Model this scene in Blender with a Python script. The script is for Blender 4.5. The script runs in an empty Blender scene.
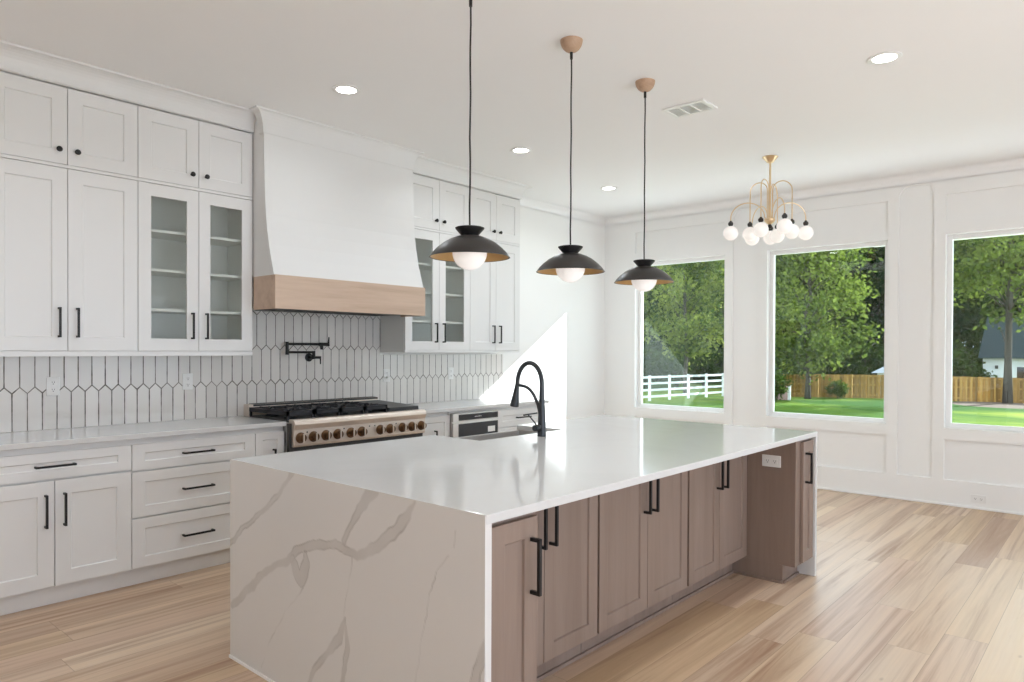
import bpy, bmesh, math, random
from mathutils import Vector, Matrix, noise

sc = bpy.context.scene
col = sc.collection
PI = math.pi

# ------------------------------------------------------------------ camera, light, exposure
W, D, CEIL = 7.5, 5.055, 3.095            # window wall x, back wall y, ceiling height
F_PX, CY, YAW, PITCH, ROLL, EYE = 699.19, 355.71, 0.7245, -0.0087, 0.0041, 1.4228
cam = bpy.data.cameras.new('camera')
cam.sensor_fit = 'HORIZONTAL'; cam.sensor_width = 36.0
cam.lens = F_PX * 36.0 / 1024.0
cam.shift_x = 0.0
cam.shift_y = (CY - 341.0) / 1024.0
cam.clip_end = 400
camo = bpy.data.objects.new('camera', cam); col.objects.link(camo)
f0 = Vector((math.cos(YAW), math.sin(YAW), 0)); r0 = Vector((math.sin(YAW), -math.cos(YAW), 0)); u0 = Vector((0, 0, 1))
fw = f0 * math.cos(PITCH) + u0 * math.sin(PITCH); up = u0 * math.cos(PITCH) - f0 * math.sin(PITCH)
rt = r0 * math.cos(ROLL) + up * math.sin(ROLL); up = up * math.cos(ROLL) - r0 * math.sin(ROLL)
M = Matrix((rt, up, -fw)).transposed().to_4x4(); M.translation = Vector((0, 0, EYE))
camo.matrix_world = M
sc.camera = camo

SUN_DIR = Vector((-1.8, 1.0, -1.14)).normalized()
world = bpy.data.worlds.new('sky'); sc.world = world; world.use_nodes = True
bg = world.node_tree.nodes['Background']
bg.inputs[0].default_value = (0.775, 0.89, 1.05, 1); bg.inputs[1].default_value = 2.0
sun = bpy.data.lights.new('sun', 'SUN'); sun.energy = 9.0; sun.angle = 0.006; sun.color = (0.95, 0.98, 1.02)
suno = bpy.data.objects.new('sun', sun); col.objects.link(suno)
suno.rotation_euler = SUN_DIR.to_track_quat('-Z', 'Y').to_euler(); suno.location = (20, -5, 20)

vs = sc.view_settings
vs.view_transform = 'Standard'; vs.look = 'None'; vs.gamma = 1.0; vs.use_curve_mapping = False
vs.exposure = 0.69
sc.cycles.max_bounces = 12; sc.cycles.diffuse_bounces = 7; sc.cycles.transparent_max_bounces = 24
sc.cycles.caustics_reflective = False; sc.cycles.caustics_refractive = False
sc.cycles.sample_clamp_indirect = 6.0
sc.cycles.use_denoising = True

# ------------------------------------------------------------------ material helpers
def s2l(c):
    return tuple((v / 255 / 12.92 if v / 255 <= .04045 else ((v / 255 + .055) / 1.055) ** 2.4) for v in c) + (1.0,)

class NT:
    def __init__(self, name):
        self.m = bpy.data.materials.new(name); self.m.use_nodes = True
        self.t = self.m.node_tree; self.b = self.t.nodes['Principled BSDF']; self.out = self.t.nodes['Material Output']
    def n(self, kind, **ins):
        nd = self.t.nodes.new('ShaderNode' + kind)
        for k, v in ins.items(): self.set(nd, k, v)
        return nd
    def set(self, nd, k, v):
        k2 = int(k[1:]) if k[0] == 'i' and k[1:].isdigit() else k.replace('_', ' ')
        if isinstance(k2, str) and k2 not in nd.inputs:
            setattr(nd, k, v); return
        s = nd.inputs[k2]
        if hasattr(v, 'node'): self.t.links.new(v, s)
        else: s.default_value = v
    def math(self, op, a, b=0.0, c=0.0):
        nd = self.t.nodes.new('ShaderNodeMath'); nd.operation = op
        for i, v in enumerate((a, b, c)): self.set(nd, 'i%d' % i, v)
        return nd.outputs[0]
    def ramp(self, fac, stops, interp='LINEAR'):
        nd = self.t.nodes.new('ShaderNodeValToRGB'); cr = nd.color_ramp; cr.interpolation = interp
        while len(cr.elements) < len(stops): cr.elements.new(0.5)
        for e, (p, c) in zip(cr.elements, stops): e.position = p; e.color = c
        self.set(nd, 'i0', fac); return nd.outputs[0]
    def mix(self, fac, a, b, mode='MIX'):
        nd = self.t.nodes.new('ShaderNodeMix'); nd.data_type = 'RGBA'; nd.blend_type = mode
        self.set(nd, 'i0', fac); self.set(nd, 'i6', a); self.set(nd, 'i7', b); return nd.outputs[2]
    def obj(self, scale=(1, 1, 1), loc=(0, 0, 0)):
        tc = self.n('TexCoord'); mp = self.n('Mapping', Scale=scale, Location=loc)
        self.t.links.new(tc.outputs['Object'], mp.inputs[0]); return mp.outputs[0]
    def pos(self, scale=(1, 1, 1), loc=(0, 0, 0)):
        tc = self.n('NewGeometry'); mp = self.n('Mapping', Scale=scale, Location=loc)
        self.t.links.new(tc.outputs['Position'], mp.inputs[0]); return mp.outputs[0]
    def noise(self, vec, scale, detail=4, rough=.55, dist=0.0):
        return self.n('TexNoise', Vector=vec, Scale=scale, Detail=detail, Roughness=rough, Distortion=dist).outputs[0]
    def base(self, c=None, rough=None, metal=None, spec=None, **kw):
        if c is not None: self.set(self.b, 'Base_Color', c)
        if rough is not None: self.set(self.b, 'Roughness', rough)
        if metal is not None: self.set(self.b, 'Metallic', metal)
        if spec is not None: self.set(self.b, 'Specular_IOR_Level', spec)
        for k, v in kw.items(): self.set(self.b, k, v)
    def bump(self, h, strength=.2, dist=.01):
        bp = self.n('Bump', Strength=strength, Distance=dist, Height=h)
        self.t.links.new(bp.outputs[0], self.b.inputs['Normal'])

def plain(name, c, rough=.5, metal=0.0, spec=.5, var=.02, vscale=6.0, **kw):
    g = NT(name); v = g.noise(g.pos(), vscale, 3)
    k = g.math('MULTIPLY_ADD', v, var * 2, 1 - var)
    cc = g.n('CombineColor'); [g.set(cc, 'i%d' % i, k) for i in range(3)]
    g.base(g.mix(1.0, c, cc.outputs[0], 'MULTIPLY'), rough, metal, spec, **kw)
    return g.m

MT = {}
MT['wall'] = plain('wall_paint', (.86, .86, .85, 1), .6, var=.006)
MT['ceil'] = plain('ceiling_paint', (.88, .88, .88, 1), .9, spec=.1, var=.005)
MT['trimw'] = plain('trim_paint', (.87, .87, .86, 1), .38, var=.006)
MT['cab'] = plain('white_cabinet_paint', (.75, .75, .745, 1), .36, var=.01)
MT['cabin'] = plain('cabinet_interior', (.78, .79, .77, 1), .5, var=.01)
MT['black'] = plain('matt_black_metal', (.008, .008, .009, 1), .42, spec=.4)
MT['iron'] = plain('cast_iron', (.012, .012, .016, 1), .5, spec=.45, vscale=40, var=.2)
MT['faucet'] = plain('graphite_metal', (.018, .021, .026, 1), .32, spec=.6)
MT['steel'] = plain('brushed_steel', (.76, .665, .585, 1), .42, .65, var=.03, vscale=30)
MT['steel2'] = plain('cool_steel', (.70, .68, .66, 1), .3, 1.0, var=.03, vscale=30)
MT['bronze'] = plain('bronze_knob', (.15, .085, .045, 1), .3, .85)
MT['bglass'] = plain('dark_glass', (.02, .022, .026, 1), .08, spec=.6)
MT['brass'] = plain('brass', (.78, .60, .38, 1), .28, 1.0)
MT['gold'] = plain('gold_leaf_lining', (.55, .33, .13, 1), .4, .55)
MT['shade'] = plain('black_bronze_shade', (.022, .019, .018, 1), .38, spec=.55)
MT['plastic'] = plain('white_plastic', (.82, .82, .81, 1), .35, var=.004)
MT['slot'] = plain('dark_slot', (.05, .05, .05, 1), .6)
MT['sinkw'] = plain('grey_sink_steel', (.42, .41, .40, 1), .35, spec=.5)
MT['grille'] = plain('grille_grey', (.84, .86, .85, 1), .5)
MT['vinyl'] = plain('white_vinyl', (.82, .84, .82, 1), .4)
MT['siding'] = plain('white_siding', (.75, .78, .8, 1), .6)
MT['shingle'] = plain('dark_shingles', (.010, .024, .028, 1), .8, vscale=5, var=.3)
MT['greyroof'] = plain('grey_roof', (.32, .35, .38, 1), .5, vscale=3, var=.1)
MT['pinkpot'] = plain('weathered_terracotta', (.42, .26, .24, 1), .8, vscale=6, var=.2)

def emis(name, c, s):
    g = NT(name); e = g.n('Emission', Color=c, Strength=s); g.t.links.new(e.outputs[0], g.out.inputs[0]); return g.m
MT['lamp'] = emis('downlight_lens', (1, .97, .92, 1), 9.0)
g = NT('opal_glass'); g.base((.85, .82, .80, 1), .25, Emission_Color=(1, .94, .90, 1), Emission_Strength=.22); MT['opal'] = g.m

def glass(name, ior, tint, gc=(.9, 1, .97, 1)):
    g = NT(name)
    geo = g.n('NewGeometry'); io = g.math('MULTIPLY_ADD', geo.outputs['Backfacing'], 1 / ior - ior, ior)
    fr = g.n('Fresnel', IOR=io); tr = g.n('BsdfTransparent', Color=tint); gl = g.n('BsdfGlossy', Roughness=.0, Color=gc)
    mx = g.n('MixShader'); g.t.links.new(fr.outputs[0], mx.inputs[0]); g.t.links.new(tr.outputs[0], mx.inputs[1]); g.t.links.new(gl.outputs[0], mx.inputs[2])
    g.t.links.new(mx.outputs[0], g.out.inputs[0]); return g.m
MT['glass'] = glass('window_glass', 1.5, (.97, 1, .985, 1))
MT['cglass'] = glass('cabinet_glass', 1.3, (.95, .96, .95, 1), (.5, .48, .46, 1))

# quartz with faint veins for the tops
def quartz(name, c0, c1, rough, use_attr=False):
    g = NT(name)
    if use_attr:
        a = g.n('Attribute'); a.attribute_name = 'vein'
        sep = g.n('SeparateColor', Color=a.outputs['Color'])
        n = g.noise(g.pos(), 9, 5)
        c = g.mix(sep.outputs[0], c0, g.mix(n, c1, tuple(v * .9 for v in c1[:3]) + (1,)))
        c = g.mix(sep.outputs[1], c, (.17, .15, .135, 1))
    else:
        n1 = g.noise(g.pos(), 1.1, 5, .6, 1.2)
        v = g.math('SUBTRACT', 1, g.math('MULTIPLY', g.math('ABSOLUTE', g.math('SUBTRACT', n1, .5)), 16), )
        v = g.math('MAXIMUM', v, 0)
        v = g.math('MULTIPLY', v, g.noise(g.pos(), 1.7, 2))
        c = g.mix(g.math('MULTIPLY', v, .2), c0, c1)
    g.base(c, rough, spec=.22); return g.m
MT['quartz'] = quartz('white_quartz', (.65, .65, .645, 1), (.55, .54, .52, 1), .10)
MT['quartzv'] = quartz('veined_quartz', (.71, .70, .69, 1), (.555, .535, .52, 1), .16, True)

def wood(name, c0, c1, c2, grain, rough=.45, axis='x', tone=False):
    g = NT(name)
    st = {'x': (1.2, 16, 16), 'z': (16, 16, 1.2)}[axis]
    n1 = g.noise(g.pos(st), grain, 6, .6, .4)
    st2 = tuple(v * 6 for v in st)
    n2 = g.noise(g.pos(st2), grain, 3, .6)
    c = g.ramp(n1, [(.3, c0), (.5, c1), (.72, c2)])
    c = g.mix(g.math('MULTIPLY', n2, .25), c, tuple(v * .72 for v in c0[:3]) + (1,))
    if tone:
        isl = g.n('NewGeometry').outputs['Random Per Island']
        c = g.mix(1.0, c, g.ramp(isl, [(0, (.5, .46, .42, 1)), (1, (1.25, 1.2, 1.1, 1))]), 'MULTIPLY')  # random board tones stand in for shadow between the boards
    g.base(c, rough, spec=.4); g.bump(n2, .06, .002); return g.m
MT['oak'] = wood('pale_oak_veneer', (.50, .365, .275, 1), (.60, .45, .345, 1), (.66, .51, .40, 1), .9, .5, 'x')
MT['taupe'] = wood('taupe_stained_maple', (.235, .170, .136, 1), (.275, .203, .165, 1), (.31, .235, .195, 1), .6, .45, 'z')
MT['canopyw'] = wood('beech_canopy', (.42, .27, .18, 1), (.5, .34, .23, 1), (.56, .39, .28, 1), 2.0, .5, 'x')
MT['fencew'] = wood('cedar_fence', (.32, .18, .045, 1), (.44, .27, .08, 1), (.54, .36, .13, 1), .5, .8, 'z', True)
MT['bark'] = wood('tree_bark', (.05, .042, .036, 1), (.09, .075, .062, 1), (.14, .12, .10, 1), .4, .9, 'z')
MT['paleback'] = wood('pale_bark', (.25, .23, .20, 1), (.34, .31, .28, 1), (.42, .4, .36, 1), .4, .9, 'z')

# wide hickory plank floor: boards run along x
def floor_mat():
    g = NT('hickory_planks')
    p = g.pos(); s = g.n('SeparateXYZ', Vector=p); x, y = s.outputs[0], s.outputs[1]
    PW, PL = .185, 1.75
    yy = g.math('DIVIDE', g.math('ADD', y, 20.03), PW); row = g.math('FLOOR', yy); fy = g.math('FRACT', yy)
    wn = g.n('TexWhiteNoise', noise_dimensions='1D', W=row)
    off = g.math('MULTIPLY', wn.outputs[0], PL * 3.7)
    xx = g.math('DIVIDE', g.math('ADD', g.math('ADD', x, 20), off), PL); cl = g.math('FLOOR', xx); fx = g.math('FRACT', xx)
    cid = g.n('CombineXYZ', X=row, Y=cl)
    wn2 = g.n('TexWhiteNoise', noise_dimensions='2D', Vector=cid.outputs[0])
    rnd = wn2.outputs[0]; sr = g.n('SeparateColor', Color=wn2.outputs[1])
    # grain coordinates shifted per board
    sh = g.n('VectorMath', operation='MULTIPLY_ADD'); g.set(sh, 'i0', wn2.outputs[1]); g.set(sh, 'i1', (13, 7, 5)); g.set(sh, 'i2', p)
    mp = g.n('Mapping', Vector=sh.outputs[0], Scale=(.38, 11, 1)); grain = g.noise(mp.outputs[0], 1.0, 6, .62, .7)
    mp2 = g.n('Mapping', Vector=sh.outputs[0], Scale=(2.0, 60, 1)); fine = g.noise(mp2.outputs[0], 1.0, 4, .6)
    tone = g.ramp(rnd, [(0, s2l((204, 176, 152))), (.2, s2l((216, 194, 170))), (.42, s2l((196, 168, 134))), (.62, s2l((228, 208, 182))), (.82, s2l((172, 143, 120))), (1, s2l((212, 187, 160)))], 'LINEAR')
    c = g.mix(g.math('MULTIPLY', g.math('SUBTRACT', grain, .48, ), 4.6), tone, s2l((158, 124, 98)))
    nd = c.node; nd.clamp_factor = True
    lt = g.math('MULTIPLY', g.math('SUBTRACT', .46, grain), 4.2)
    c = g.mix(lt, c, s2l((226, 200, 168))); c.node.clamp_factor = True
    c = g.mix(g.math('MULTIPLY', fine, .22), c, s2l((150, 116, 92)))
    # small knots
    mk = g.n('Mapping', Vector=sh.outputs[0], Scale=(1.3, 3.2, 1)); vo = g.n('TexVoronoi', Vector=mk.outputs[0], Scale=1.0)
    kn = g.math('MULTIPLY', g.math('SUBTRACT', .036, vo.outputs['Distance']), 30)
    c = g.mix(g.math('MULTIPLY', g.math('MINIMUM', g.math('MAXIMUM', kn, 0), 1), .45), c, s2l((112, 80, 56)))
    e1 = g.math('MINIMUM', fy, g.math('SUBTRACT', 1, fy)); e2 = g.math('MULTIPLY', g.math('MINIMUM', fx, g.math('SUBTRACT', 1, fx)), PL / PW)
    gap = g.math('LESS_THAN', g.math('MINIMUM', e1, e2), .0075)
    c = g.mix(g.math('MULTIPLY', gap, .45), c, s2l((110, 82, 60)))
    g.base(c, g.math('MULTIPLY_ADD', fine, .12, .30), spec=.45)
    g.bump(fine, .04, .002); return g.m
MT['floor'] = floor_mat()

# elongated picket tile with dark uneven joints, on the x-z plane
def tile_mat():
    g = NT('picket_tile')
    p = g.pos(); s = g.n('SeparateXYZ', Vector=p); x, z = s.outputs[0], s.outputs[2]
    wob = g.noise(p, 9, 3)
    P, RH, A, Z0, X0 = .07876, .270, .0195, 1.162, 1.117
    u = g.math('DIVIDE', g.math('SUBTRACT', x, X0 - 40 * P), P)
    fu = g.math('FRACT', u)
    dj = g.math('ABSOLUTE', g.math('SUBTRACT', fu, .5))           # .5 on an A joint, 0 half way
    tri = g.math('MULTIPLY_ADD', dj, 4, -1)                        # +1 on A joint, -1 half way
    k0 = g.math('DIVIDE', g.math('SUBTRACT', z, Z0 - 10 * RH), RH)
    kb = g.math('ROUND', k0)
    par = g.math('MODULO', kb, 2)                                  # 0 for even boundary
    sgn = g.math('MULTIPLY_ADD', par, -2, 1)
    zb = g.math('ADD', g.math('MULTIPLY_ADD', kb, RH, Z0 - 10 * RH), g.math('MULTIPLY', g.math('MULTIPLY', sgn, A), tri))
    sd = g.math('SUBTRACT', z, zb)
    above = g.math('GREATER_THAN', sd, 0)
    row = g.math('ADD', g.math('SUBTRACT', kb, 1), above)
    rp = g.math('MODULO', row, 2)                                  # even rows: A joints
    da = g.math('MULTIPLY', g.math('SUBTRACT', .5, dj), P)
    db = g.math('MULTIPLY', dj, P)
    dv = g.math('ADD', g.math('MULTIPLY', da, g.math('SUBTRACT', 1, rp)), g.math('MULTIPLY', db, rp))
    dz = g.math('MULTIPLY', g.math('ABSOLUTE', sd), .72)
    d = g.math('ADD', g.math('MINIMUM', dv, dz), g.math('MULTIPLY_ADD', wob, .005, -.0025))
    m = g.n('MapRange', clamp=True); g.set(m, 'i0', d); g.set(m, 'i1', .0020); g.set(m, 'i2', .0042); g.set(m, 'i3', 1.0); g.set(m, 'i4', 0.0)
    grout = m.outputs[0]
    colm = g.math('FLOOR', g.math('ADD', u, g.math('MULTIPLY', rp, .5)))
    cid = g.n('CombineXYZ', X=colm, Y=row); wn = g.n('TexWhiteNoise', noise_dimensions='2D', Vector=cid.outputs[0])
    tone = g.ramp(wn.outputs[0], [(0, (.70, .675, .645, 1)), (.5, (.74, .715, .685, 1)), (1, (.775, .75, .72, 1))])
    dark = g.noise(p, 26, 2)
    gc = g.ramp(dark, [(.3, (.075, .064, .056, 1)), (.72, (.26, .235, .21, 1))])
    c = g.mix(grout, tone, gc)
    g.base(c, g.math('MULTIPLY_ADD', grout, .5, .16), spec=.5)
    h = g.math('SUBTRACT', g.math('MULTIPLY', g.noise(p, 14, 2), .25), grout)
    g.bump(h, .35, .003); return g.m
MT['tile'] = tile_mat()

def leaf_mat(name, c0, c1):
    g = NT(name)
    a = g.n('Attribute'); a.attribute_name = 'tone'
    oi = g.n('ObjectInfo')
    k = g.math('MULTIPLY_ADD', oi.outputs['Random'], .3, g.math('MULTIPLY', a.outputs['Fac'], .7))
    c = g.ramp(k, [(0, c0), (1, c1)])
    df = g.n('BsdfDiffuse', Color=c); tl = g.n('BsdfTranslucent', Color=g.mix(.25, c, (.20, .30, .02, 1)))
    mx = g.n('MixShader', i0=.45); g.t.links.new(df.outputs[0], mx.inputs[1]); g.t.links.new(tl.outputs[0], mx.inputs[2])
    g.t.links.new(mx.outputs[0], g.out.inputs[0]); return g.m
MT['leafd'] = leaf_mat('dark_leaves', (.002, .012, .010, 1), (.012, .038, .018, 1))
MT['leafm'] = leaf_mat('mid_leaves', (.004, .022, .012, 1), (.09, .14, .03, 1))
MT['leafy'] = leaf_mat('yellow_green_leaves', (.012, .05, .02, 1), (.42, .46, .11, 1))
MT['leafl'] = leaf_mat('light_leaves', (.008, .035, .013, 1), (.27, .33, .07, 1))

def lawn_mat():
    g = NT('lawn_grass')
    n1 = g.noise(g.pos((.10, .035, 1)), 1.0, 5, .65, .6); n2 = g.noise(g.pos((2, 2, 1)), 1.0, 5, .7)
    c = g.ramp(n1, [(.40, (.028, .085, .007, 1)), (.5, (.10, .165, .012, 1)), (.6, (.23, .265, .03, 1))])  # light and dark patches stand in for sun and shade on grass
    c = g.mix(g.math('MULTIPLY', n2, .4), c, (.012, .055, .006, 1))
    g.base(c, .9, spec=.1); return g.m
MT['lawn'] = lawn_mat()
MT['concrete'] = plain('pale_concrete', (.74, .74, .73, 1), .8, vscale=2, var=.06)
MT['mulch'] = plain('leaf_litter', (.11, .075, .05, 1), .95, vscale=4, var=.3)

# ------------------------------------------------------------------ mesh helpers
ORG = {}
class MB:
    def __init__(self): self.bm = bmesh.new(); self.smooth = False
    def box(self, x0, x1, y0, y1, z0, z1):
        c = [(x, y, z) for x in (x0, x1) for y in (y0, y1) for z in (z0, z1)]
        v = [self.bm.verts.new(p) for p in c]
        for f in ((0, 1, 3, 2), (4, 6, 7, 5), (0, 4, 5, 1), (2, 3, 7, 6), (0, 2, 6, 4), (1, 5, 7, 3)): self.bm.faces.new([v[i] for i in f])
        return self
    def face(self, pts): 
        self.bm.faces.new([self.bm.verts.new(p) for p in pts]); return self
    def prism(self, pts, d):                  # closed polygon pts (3d), extruded by vector d
        d = Vector(d); a = [self.bm.verts.new(p) for p in pts]; b = [self.bm.verts.new(Vector(p) + d) for p in pts]
        n = len(pts); self.bm.faces.new(a); self.bm.faces.new(b[::-1])
        for i in range(n): self.bm.faces.new((a[i], b[i], b[(i + 1) % n], a[(i + 1) % n]))
        return self
    def lathe(self, prof, c=(0, 0, 0), axis=(0, 0, 1), n=32):
        self.smooth = True
        ax = Vector(axis).normalized(); q = ax.to_track_quat('Z', 'Y'); c = Vector(c); rings = []
        for r, h in prof:
            if r < 1e-6: rings.append([self.bm.verts.new(c + ax * h)])
            else: rings.append([self.bm.verts.new(c + q @ Vector((r * math.cos(2 * PI * i / n), r * math.sin(2 * PI * i / n), h))) for i in range(n)])
        for a, b in zip(rings, rings[1:]):
            if len(a) == 1 and len(b) == 1: continue
            for i in range(n):
                j = (i + 1) % n
                if len(a) == 1: self.bm.faces.new((a[0], b[j], b[i]))
                elif len(b) == 1: self.bm.faces.new((a[i], a[j], b[0]))
                else: self.bm.faces.new((a[i], a[j], b[j], b[i]))
        return self
    def tube(self, pts, r, n=10):
        self.smooth = True
        pts = [Vector(p) for p in pts]; rs = r if isinstance(r, (list, tuple)) else [r] * len(pts)
        rings = []; prev = None
        for i, p in enumerate(pts):
            t = (pts[min(i + 1, len(pts) - 1)] - pts[max(i - 1, 0)]).normalized()
            if prev is None:
                a = t.orthogonal().normalized()
            else:
                a = (prev - t * prev.dot(t)).normalized()
            prev = a; b = t.cross(a)
            rings.append([self.bm.verts.new(p + (a * math.cos(2 * PI * k / n) + b * math.sin(2 * PI * k / n)) * rs[i]) for k in range(n)])
        for A, B in zip(rings, rings[1:]):
            for k in range(n): self.bm.faces.new((A[k], A[(k + 1) % n], B[(k + 1) % n], B[k]))
        self.bm.faces.new(rings[0][::-1]); self.bm.faces.new(rings[-1]); return self
    def sphere(self, c, r, n=24):
        m = n // 2
        return self.lathe([(r * math.sin(PI * i / m), -r * math.cos(PI * i / m)) for i in range(m + 1)], c, (0, 0, 1), n)
    def sweep(self, prof, path, up=(0, 0, 1)):     # prof: (out, h) polygon; path: list of (point, out-vector)
        rings = []
        for p, o in path:
            p = Vector(p); o = Vector(o); rings.append([self.bm.verts.new(p + o * a + Vector((0, 0, h))) for a, h in prof])
        n = len(prof)
        for A, B in zip(rings, rings[1:]):
            for k in range(n): self.bm.faces.new((A[k], A[(k + 1) % n], B[(k + 1) % n], B[k]))
        self.bm.faces.new(rings[0][::-1]); self.bm.faces.new(rings[-1]); return self
    def build(self, name, mat, parent=None, bevel=0.0, seg=2, smooth=None, attr=None):
        org = ORG.get(parent.name, Vector()) if parent else Vector()
        bmesh.ops.recalc_face_normals(self.bm, faces=self.bm.faces)
        if org.length: bmesh.ops.translate(self.bm, verts=self.bm.verts, vec=-org)
        sm = self.smooth if smooth is None else smooth
        me = bpy.data.meshes.new(name)
        if sm:
            for e in self.bm.edges:
                if len(e.link_faces) == 2 and e.calc_face_angle(0) > .7: e.smooth = False
            for f in self.bm.faces: f.smooth = True
        self.bm.to_mesh(me); self.bm.free()
        for m in (mat if isinstance(mat, (list, tuple)) else [mat]): me.materials.append(MT[m])
        o = bpy.data.objects.new(name, me); col.objects.link(o)
        if parent: o.parent = parent; ORG[o.name] = org
        if bevel:
            md = o.modifiers.new('bevel', 'BEVEL'); md.width = bevel; md.segments = seg; md.limit_method = 'ANGLE'; md.angle_limit = .7
            md.harden_normals = False
        return o

def tag(o, label=None, cat=None, group=None, kind=None):
    if label: o['label'] = label
    if cat: o['category'] = cat
    if group: o['group'] = group
    if kind: o['kind'] = kind
    return o
def thing(name, loc, label, cat, group=None):
    o = bpy.data.objects.new(name, None); o.empty_display_size = .1; col.objects.link(o); o.location = loc
    ORG[o.name] = Vector(loc); return tag(o, label, cat, group)
def struct(name, mb, mat, label, cat, bevel=0.0, **kw):
    o = mb.build(name, mat, bevel=bevel, **kw); return tag(o, label, cat, kind='structure')

# ------------------------------------------------------------------ the room
XL, YR = -3.0, -2.6                        # left wall, open rear of the room
struct('floor', MB().box(XL - .1, W + .25, YR, D + .2, -.12, 0), 'floor', 'wide hickory plank floor of mixed tan boards', 'floor')
struct('ceiling', MB().box(XL - .1, W + .25, YR, D + .2, CEIL, CEIL + .2), 'ceil', 'smooth off-white painted ceiling', 'ceiling')
struct('wall_back', MB().box(XL - .1, W + .02, D, D + .2, 0, CEIL), 'wall', 'white back wall behind the cabinets and hood', 'wall')
struct('wall_left', MB().box(XL - .1, XL, YR, D, 0, CEIL), 'wall', 'white side wall at the end of the kitchen', 'wall')

struct('wall_rear_baffle', MB().box(5.6, W + .2, YR - .15, YR, 0, CEIL).box(-1.2, 5.6, YR - .15, YR, 2.3, CEIL).box(XL - .1, -1.2, YR - .15, YR, 0, CEIL), 'wall', 'unseen white rear wall shaped to limit daylight from the open side', 'wall')  # unseen wall, its opening and header sized to limit daylight
# window wall: flat stiles and rails in front, sunk panels between them
WIN = [(3.435, 4.605), (1.775, 2.955), (.11, 1.29)]
ZS, ZT = .715, 2.505
REC = []                                     # sunk panels (y0, y1, z0, z1)
for a, b in WIN:
    REC.append((a, b, .238, .610)); REC.append((a, b, 2.615, 2.875))
REC += [(3.045, 3.345, .238, 3.0), (1.385, 1.68, .238, 3.0), (-.28, .02, .238, 3.0)]
ys = sorted({YR, D} | {v for a, b in WIN for v in (a, b)} | {v for r in REC for v in r[:2]})
zs = sorted({0.0, CEIL, ZS, ZT} | {v for r in REC for v in r[2:]})
m = MB()
for y0, y1 in zip(ys, ys[1:]):
    cells = []
    for z0, z1 in zip(zs, zs[1:]):
        yc, zc = (y0 + y1) / 2, (z0 + z1) / 2
        if any(a < yc < b for a, b in WIN) and ZS < zc < ZT: t = None
        elif any(r[0] < yc < r[1] and r[2] < zc < r[3] for r in REC): t = W + .022
        else: t = W
        if cells and cells[-1][2] == t: cells[-1][1] = z1
        else: cells.append([z0, z1, t])
    for z0, z1, t in cells:
        if t is not None: m.box(t, W + .2, y0, y1, z0, z1)
for a, b in [(3.045, 3.345), (1.385, 1.68), (-.28, .02)]:      # rounded upper corners of the tall narrow panels
    for yc, s in ((a, 1), (b, -1)):
        R = .11
        pts = [(W, yc, 3.0)] + [(W, yc + s * R * (1 - math.cos(t)), 3.0 - R + R * math.sin(t)) for t in [PI / 2 * k / 8 for k in range(9)]][::-1]
        m.prism(pts, (.03, 0, 0))
struct('wall_right', m, 'wall', 'white panelled wall with three large windows', 'wall')
# cove crown along both walls
def cove(d=.085, h=.085, n=8):
    pts = [(0.0, 0.0), (0.0, -h - .004)] + [(d * (1 - math.cos(PI / 2 * k / n)), -h + h * math.sin(PI / 2 * k / n)) for k in range(n + 1)]
    pts += [(d + .006, 0.0)]
    return [(a, b) for a, b in pts]
m = MB().sweep(cove(), [((W, YR, CEIL), (-1, 0, 0)), ((W, D, CEIL), (-1, -1, 0)), ((5.44, D, CEIL), (0, -1, 0))])
struct('trim_1', m, 'ceil', 'smooth cove crown along the window wall and back wall', 'crown moulding', smooth=False)
struct('baseboard_right', MB().box(W - .012, W, YR, D - .01, 0, .02), 'trimw', 'thin white shoe strip at the foot of the window wall', 'baseboard', bevel=.003)
struct('baseboard_back', MB().box(5.56, W - .014, D - .014, D, 0, .13), 'trimw', 'white baseboard at the foot of the back wall', 'baseboard', bevel=.003)

NAMES = ['white framed window nearest the back wall, pale rail fence outside', 'white framed middle window with the tree and timber fence outside', 'white framed window at the edge of the view with the white garage outside']
for i, (a, b) in enumerate(WIN):
    w = thing('window_%d' % (i + 1), (W + .1, (a + b) / 2, ZS), NAMES[i], 'window'); w['kind'] = 'structure'
    m = MB(); X0, X1 = W + .075, W + .13; fr = .042
    m.box(X0, X1, a, a + fr, ZS, ZT).box(X0, X1, b - fr, b, ZS, ZT).box(X0, X1, a + fr, b - fr, ZS, ZS + fr).box(X0, X1, a + fr, b - fr, ZT - fr, ZT)
    m.build('window_frame', 'trimw', w, bevel=.003)
    MB().box(W + .098, W + .104, a + fr - .004, b - fr + .004, ZS + fr - .004, ZT - fr + .004).build('window_pane', 'glass', w)

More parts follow.
